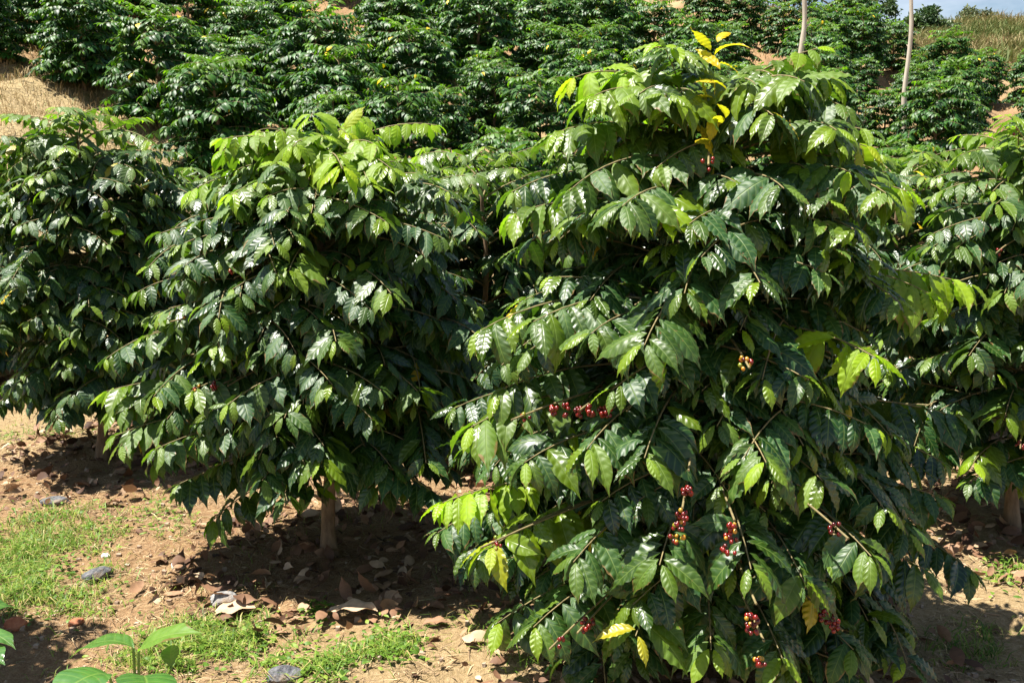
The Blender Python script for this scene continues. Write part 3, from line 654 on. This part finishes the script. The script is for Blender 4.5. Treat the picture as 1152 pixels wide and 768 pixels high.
blades(d_, X, Y_, .2 + .6 * rs.rand(n), .03 + .03 * rs.rand(n), c3(np.clip(.0 + .5 * rs.rand(n) + .9 * (fbm(X * .35, Y_ * .35) - .4), 0, 1)), .8)
n = 16000; X = rs.uniform(-12, 9, n); Y_ = rs.uniform(10, 22, n); kp = fbm(X * .9 + 20, Y_ * .9) > .5; X, Y_ = X[kp], Y_[kp]; n = len(X)
blades(d_, X, Y_, .05 + .13 * rs.rand(n), .007 + .007 * rs.rand(n), c3(.2 + .8 * rs.rand(n)), 1.0)
props(d_.build('dry_grass', M['drygrass']), 'tan dry grass covering the banks and the ridge behind the plantation', 'dry grass', kind='stuff')

# ------------------------------------------------------------------ stones and big dead leaves
def stone(name, u, v, sx, sy, sz, mat, label, seed, rz=0, cat='stone', group='stones on the soil', flat=False):
    p = on_ground(u, v); r = np.random.RandomState(seed); nu, nv_ = 20, 12
    th = np.arange(nu) * 2 * PI / nu; ph = np.linspace(.03, PI - .03, nv_ + 1)
    S = np.stack([np.outer(np.sin(ph), np.cos(th)), np.outer(np.sin(ph), np.sin(th)), np.outer(np.cos(ph), np.ones(nu))], -1)
    pl = norm(r.randn(9, 3)); k = np.min(np.stack([(.62 + .25 * r.rand()) / np.maximum(S @ p_, .05) for p_ in pl]), 0); k = np.minimum(k, 1.05)
    S = S * k[..., None] * np.array([sx, sy, sz]); c_, s_ = math.cos(rz), math.sin(rz)
    V = S.reshape(-1, 3) @ np.array([[c_, s_, 0], [-s_, c_, 0], [0, 0, 1]]); mb = MB()
    i, j = np.meshgrid(np.arange(nv_), np.arange(nu), indexing='ij'); a = (i * nu + j).ravel(); b = (i * nu + (j + 1) % nu).ravel()
    mb.add(V, np.stack([a, b, b + nu, a + nu], 1)[:, ::-1]); mb.add(S.reshape(-1, 3)[:1] * 0 + V.reshape(nv_ + 1, nu, 3)[0].mean(0), np.zeros((0, 3), int))
    o = mb.build(name, M[mat], smooth=False); o.location = (p[0], p[1], p[2] + sz * .35); props(o, label, cat, group); return o
stone('stone', 64, 566, .075, .04, .025, 'darkstone', 'flat dark grey stone in the grass in front of the left edge tree', 1, .1)
stone('stone', 110, 650, .055, .04, .03, 'darkstone', 'dark angular stone beside the green grass patch on the left', 2, .5)
stone('stone', 252, 680, .055, .035, .032, 'stone', 'rounded light grey stone lying next to a tan dead leaf', 3, .2)
stone('stone', 201, 640, .028, .022, .026, 'whitestone', 'white pebble on bare soil left of the bushy tree foot', 4)
stone('stone', 119, 627, .020, .016, .014, 'whitestone', 'smaller white pebble above the dark angular stone', 5)
stone('stone', 18, 706, .036, .024, .026, 'redstone', 'reddish brown lump of earth at the lower left edge', 6, .3, 'clod', 'clods on the soil')
stone('stone', 86, 703, .030, .022, .014, 'redstone', 'flat brown clod in the shaded grass at lower left', 7, .3, 'clod', 'clods on the soil')
stone('stone', 318, 764, .06, .03, .03, 'darkstone', 'black stone at the bottom edge of the photo', 8, .3)
stone('stone', 1112, 118, .2, .16, .12, 'stone', 'grey rock showing between the coffee bushes on the right hillside', 9, .2)
gr = MB()
for k in range(2600):
    x = rs.uniform(-3, 3.3); y = 2.4 + 5 * rs.rand(); r = .003 + .006 * rs.rand() ** 2
    c8 = np.array([[sx, sy, sz] for sx in (-1, 1) for sy in (-1, 1) for sz in (-1, 1)]) * r * (.7 + .6 * rs.rand(8, 3)) + [x, y, float(hgt(x, y)) + r * .4]
    gr.add(c8, np.array([[0, 1, 3, 2], [4, 6, 7, 5], [0, 4, 5, 1], [2, 3, 7, 6], [0, 2, 6, 4], [1, 5, 7, 3]]))
props(gr.build('gravel', noise_mat('gravel', (.22, .14, .09), (.48, .38, .28), 8, .9, .2), smooth=False), 'tiny clods and gravel scattered on the soil', 'gravel', kind='stuff')
def dead_leaf(u, v, L, az, tone, label, seed, W=.42, group='large fallen leaves'):
    p = on_ground(u, v); r = np.random.RandomState(seed); V, UV, Fc = leaf_template(14, 6, .5 + .5 * r.rand(), .6, .03, r.rand() * 3, 2.5)
    V = V * np.array([L * W, L, L]); V[:, 2] += L * .05; c_, s_ = math.cos(az), math.sin(az)
    V = V @ np.array([[c_, s_, 0], [-s_, c_, 0], [0, 0, 1]])
    V2 = V - [0, 0, .0012]; mb = MB(); mb.add(V, Fc, (tone, 0, 0), UV); mb.add(V2, Fc[:, ::-1], (tone, 0, 0), UV)
    o = mb.build('dead_leaf', M['litter']); o.location = (p[0], p[1], p[2] + .012); props(o, label, 'dead leaf', group)
dead_leaf(288, 692, .17, PI * .52, .95, 'broad tan dead leaf under the rounded grey stone', 1, .6)
dead_leaf(425, 695, .21, PI * .42, .97, 'longest tan dead leaf, in front of the bushy tree foot', 2, .38)
dead_leaf(432, 668, .10, .2, .7, 'upright brown dead leaf right of the long tan one', 3, .6)
dead_leaf(300, 668, .11, .1, .99, 'slim pale dead leaf standing left of the bushy tree foot', 4, .25)
dead_leaf(505, 705, .10, PI * .5, .55, 'reddish brown dead leaf on the soil left of the front tree', 5, .5)
dead_leaf(95, 547, .09, -PI * .5, .9, 'small tan dead leaf at the edge of the left tree shade', 6, .5)
dead_leaf(330, 660, .10, -1.0, .8, 'curled pinkish dead leaf between the slim pale one and the tree foot', 7, .5)
dead_leaf(500, 690, .13, 1.1, .5, 'dark brown curled dead leaf near the front tree skirt', 8, .5)
dead_leaf(222, 560, .09, .7, .85, 'small dead leaf below the lowest left branches of the bushy tree', 9, .5)

# ------------------------------------------------------------------ foreground broadleaf weed
def weed(base, tips, label, seed):
    r = np.random.RandomState(seed); root = empty('weed_plant', base); props(root, label, 'plant', 'broadleaf weeds in the foreground')
    st = MB()
    for (T, dirn, L, W, tone) in tips:
        T = np.array(T) - base; tube(st, bez(np.array([r.randn() * .01, r.randn() * .01, -.01]), np.array([T[0] * .3, T[1] * .3, T[2] * .7]), T, 9), np.linspace(.005, .0025, 9), 6)
        V, UV, Fc = leaf_template(18, 6, .9 + .5 * r.rand(), .5, .012, 1.0, 2.0)
        w = np.array(dirn, float); d = norm(w); n = UP + r.randn(3) * .2; n = norm(n - (n @ d) * d); x = np.cross(d, n)
        P_ = T + V[:, :1] * W * x + V[:, 1:2] * L * d + V[:, 2:3] * L * n
        mb = MB(); mb.add(P_, Fc, (tone, r.rand(), 0), UV); mb.build('leaf', M['weed'], root)
    st.build('stem', M['weedstem'], root)
M['weed'] = leaf_mat('weed_leaf', near=True, trans=.35, dark=(.05, .14, .03), mid=(.07, .17, .03), young=(.18, .34, .04), rough=.35)
M['weedstem'] = noise_mat('weed_stem', (.10, .18, .04), (.16, .26, .06), 30, .5, .2)
b1 = np.array([at(160, 900, 1.95)[0], 1.95, 0.0]); b1[2] = float(hgt(b1[0], b1[1]))
weed(b1, [(at(150, 728, 1.9), (-1, .1, .35), .15, .09, .35), (at(156, 732, 1.9), (1, -.2, .7), .16, .07, .85), (at(122, 758, 1.85), (-.4, -.6, .3), .14, .12, .10), (at(160, 760, 1.85), (.3, -.5, .2), .13, .11, .1),
          (at(193, 750, 1.9), (.0, -.1, 1), .08, .035, .5), (at(235, 780, 1.9), (.5, -.4, .3), .10, .07, .2), (at(130, 790, 1.9), (-.9, 0, .3), .11, .07, .3), (at(165, 785, 1.88), (.9, .1, .3), .11, .07, .3)], 'low weed with smooth rounded leaves at the bottom left, cut by the lower edge', 4)
b2 = np.array([at(-40, 860, 2.0)[0], 2.0, 0.0]); b2[2] = float(hgt(b2[0], b2[1]))
weed(b2, [(at(-22, 712, 1.95), (1, -.3, .1), .10, .05, .1), (at(-30, 735, 1.9), (1, -.4, .2), .09, .07, .05), (at(-40, 690, 2.0), (.6, .3, .2), .10, .05, .2)], 'weed whose dark leaves poke in at the lower left edge', 5)

# ------------------------------------------------------------------ poles on the hill
def pole(u0, v0, u1, v1, Y, r, label):
    x = at(u0, v0, Y); b = np.array([x[0], Y, float(hgt(x[0], Y)) - .1]); T = at(u1, v1, Y)
    root = empty('wooden_pole', b); props(root, label, 'pole', 'pale wooden poles on the hillside')
    mb = MB(); n = 16; pts = [(T - b) * t + np.array([.02 * math.sin(t * 9 + u0), 0, 0]) for t in np.linspace(0, 1, n)]
    tube(mb, pts, np.linspace(r, r * .62, n) * (1 + .06 * rs.randn(n)), 10); mb.build('shaft', M['pole'], root)
    kb = MB()
    for k in range(3):
        q_ = pts[4 + k * 3]; a = rs.rand() * 6; dd = np.array([math.cos(a), math.sin(a) * .3, .7]); tube(kb, [q_, q_ + dd * r * 1.7, q_ + dd * r * 2.4], [r * .35, r * .25, r * .12], 6)
    kb.build('branch_stub', M['pole'], root)
pole(1019, 116, 1026, -14, 12.6, .034, 'slim pale wooden pole standing farther right, bare against the sky')
pole(900, 78, 906, -20, 14.0, .045, 'thicker pale wooden pole farther left, rising just right of the front tree top')
pole(76, 30, 75, -30, 17.0, .03, 'thin pale pole at the top left of the hillside')

# ------------------------------------------------------------------ ridge trees
def ridge_tree(name, u, v, Y, Hh, R, mat, label, seed, cat='tree', n=2600, leaf=.12, sparse=.0, trunk_f=.35, group='trees on the ridge'):
    r = np.random.RandomState(seed); x = at(u, v, Y); b = np.array([x[0], Y, float(hgt(x[0], Y)) - .1]); root = empty(name, b); props(root, label, cat, group)
    tm = MB(); z = np.linspace(0, Hh * .8, 9); tube(tm, [np.array([.12 * math.sin(q_ * 1.3 + seed), .1 * math.cos(q_ + seed), q_]) for q_ in z], np.linspace(.035 * Hh + .02, .02, 9), 8)
    cl = []
    for k in range(26):
        f = trunk_f + (.97 - trunk_f) * r.rand(); a = r.rand() * 6.28; rr_ = R * (1 - .75 * max(0, (f - .55) / .45)) * math.sqrt(r.rand())
        c_ = np.array([rr_ * math.cos(a), rr_ * math.sin(a), Hh * f]); cl.append((c_, R * (.22 + .22 * r.rand())))
        s0 = np.array([0, 0, Hh * f * .7]); tube(tm, bez(s0, (s0 + c_) / 2 + UP * .1, c_, 6), np.linspace(.012 * Hh, .008, 6), 5)
    tm.build('trunk', M['bark'], root)
    X = []; cc = []
    per = n // len(cl)
    for c_, cr in cl:
        m_ = int(per * (.6 + .8 * r.rand())); d = norm(r.randn(m_, 3)) * (r.rand(m_) ** .5 * cr)[:, None]; d[:, 2] *= .65
        X.append(c_ + d); cc.append(np.clip(.15 + .5 * r.rand() + .35 * r.rand(m_), 0, 1))
    X = np.concatenate(X); cc = np.concatenate(cc); n_ = len(X); d = norm(r.randn(n_, 3) + [0, 0, -.3]); w = norm(np.cross(d, r.randn(n_, 3)))
    L = leaf * (.6 + .8 * r.rand(n_))[:, None]; nn = np.cross(d, w) * L * .1
    V = np.stack([X, X + d * L * .5 + w * L * .22 + nn, X + d * L, X + d * L * .5 - w * L * .22 + nn], 1)
    fm = MB(); fm.add(V.reshape(-1, 3), np.arange(n_ * 4).reshape(-1, 4), np.repeat(c3(cc), 4, 0)); fm.build('crown', mat, root, smooth=False)
ridge_tree('ridge_tree', 948, 20, 34, 3.6, 1.3, M['tree_far'], 'dark dense tree on the ridge between the two poles, nearest to the left pole', 1, n=5200, leaf=.14)
ridge_tree('ridge_tree', 982, 22, 36, 2.2, .9, M['tree_far'], 'dark open crowned tree on the ridge beside the dense one, sky showing through', 2, n=2200, leaf=.14)
ridge_tree('ridge_tree', 1040, 40, 40, 1.45, .95, M['tree_far'], 'mid green rounded tree behind the slim pole on the ridge', 3, n=3800, leaf=.15, trunk_f=.15)
ridge_tree('ridge_tree', 1098, 30, 48, 1.25, 1.2, M['tree_olive'], 'olive green tree on the skyline at the upper right', 4, n=3800, leaf=.15, trunk_f=.2)
ridge_tree('ridge_tree', 1150, 40, 50, .8, .9, M['tree_olive'], 'low olive bush on the skyline at the right edge', 5, n=3000, leaf=.15, trunk_f=.1)
ridge_tree('ridge_tree', 1005, 40, 44, .9, .8, M['tree_olive'], 'small grey green tree on the skyline left of the slim pole', 6, n=2600, leaf=.15, trunk_f=.1)
for k, (u, Y, h_, R) in enumerate([(800, 27, 1.5, 1.3), (850, 28, 1.7, 1.3), (885, 29, 1.6, 1.0), (760, 27, 1.4, 1.1), (1008, 30, .5, .6)]):
    ridge_tree('shrub', u, 20, Y, h_, R, M['tree_olive'] if k % 2 else M['tree_far'], ['light shrub above the middle of the red cut bank', 'broad shrub on the bank top left of the thicker pole', 'shrub right behind the thicker pole', 'shrub at the left end of the red cut bank top', 'low shrub on the ridge left of the slim pole'][k], 20 + k, 'shrub', n=3000, leaf=.11, trunk_f=.05, group='shrubs on the ridge')

# ------------------------------------------------------------------ light, sky, camera
sun_dir = norm(np.array([-.38, -.05, .92]))       # towards the sun
el = math.asin(sun_dir[2]); az = math.atan2(sun_dir[0], sun_dir[1])
L = bpy.data.lights.new('sun', 'SUN'); L.energy = 5.0; L.angle = math.radians(.5); L.color = (1, .95, .87)
so = bpy.data.objects.new('sun', L); COL.objects.link(so)
from mathutils import Vector
so.rotation_euler = Vector([-float(q_) for q_ in sun_dir]).to_track_quat('-Z', 'Y').to_euler(); so.location = (-10, 2, 20)
W = bpy.data.worlds.new('World'); SC.world = W; W.use_nodes = True; nt = W.node_tree; ns = nt.nodes; ls = nt.links
for n_ in list(ns): ns.remove(n_)
sky = ns.new('ShaderNodeTexSky'); sky.sky_type = 'NISHITA'; sky.sun_disc = False; sky.sun_elevation = el; sky.sun_rotation = az % (2 * PI); sky.air_density = 1.0; sky.dust_density = .7
tc = ns.new('ShaderNodeTexCoord'); mp = ns.new('ShaderNodeMapping'); mp.inputs['Scale'].default_value = (1, 1, 2.6); ls.new(tc.outputs['Generated'], mp.inputs[0])
nz = N(ns, 'ShaderNodeTexNoise', i_Scale=3.2, i_Detail=7.0, i_Roughness=.55); ls.new(mp.outputs[0], nz.inputs['Vector'])
sz = ns.new('ShaderNodeSeparateXYZ'); ls.new(tc.outputs['Generated'], sz.inputs[0])
cf = math_n(ns, ls, 'MULTIPLY_ADD', math_n(ns, ls, 'SUBTRACT', nz.outputs[0], .50), 6.0, .62, clamp=True)
cf = math_n(ns, ls, 'MULTIPLY', cf, math_n(ns, ls, 'SUBTRACT', 1.75, math_n(ns, ls, 'MULTIPLY', sz.outputs[2], 3.6), clamp=True))
cc = mix_c(ns, ls, math_n(ns, ls, 'MULTIPLY', cf, .85), sky.outputs[0], (8.6, 9.3, 10.4))
bg = ns.new('ShaderNodeBackground'); ls.new(cc, bg.inputs[0]); bg.inputs[1].default_value = .05
wo = ns.new('ShaderNodeOutputWorld'); ls.new(bg.outputs[0], wo.inputs[0])
cam = bpy.data.cameras.new('camera'); cam.sensor_width = 36; cam.lens = 36 * F / 1152; cam.clip_start = .05; cam.clip_end = 1000
co = bpy.data.objects.new('camera', cam); COL.objects.link(co); co.location = (0, 0, CAMZ); co.rotation_euler = (PI / 2 - P, 0, 0); SC.camera = co
vs = SC.view_settings; vs.view_transform = 'Standard'; vs.look = 'None'; vs.gamma = 1; vs.exposure = 1.38; vs.use_curve_mapping = False
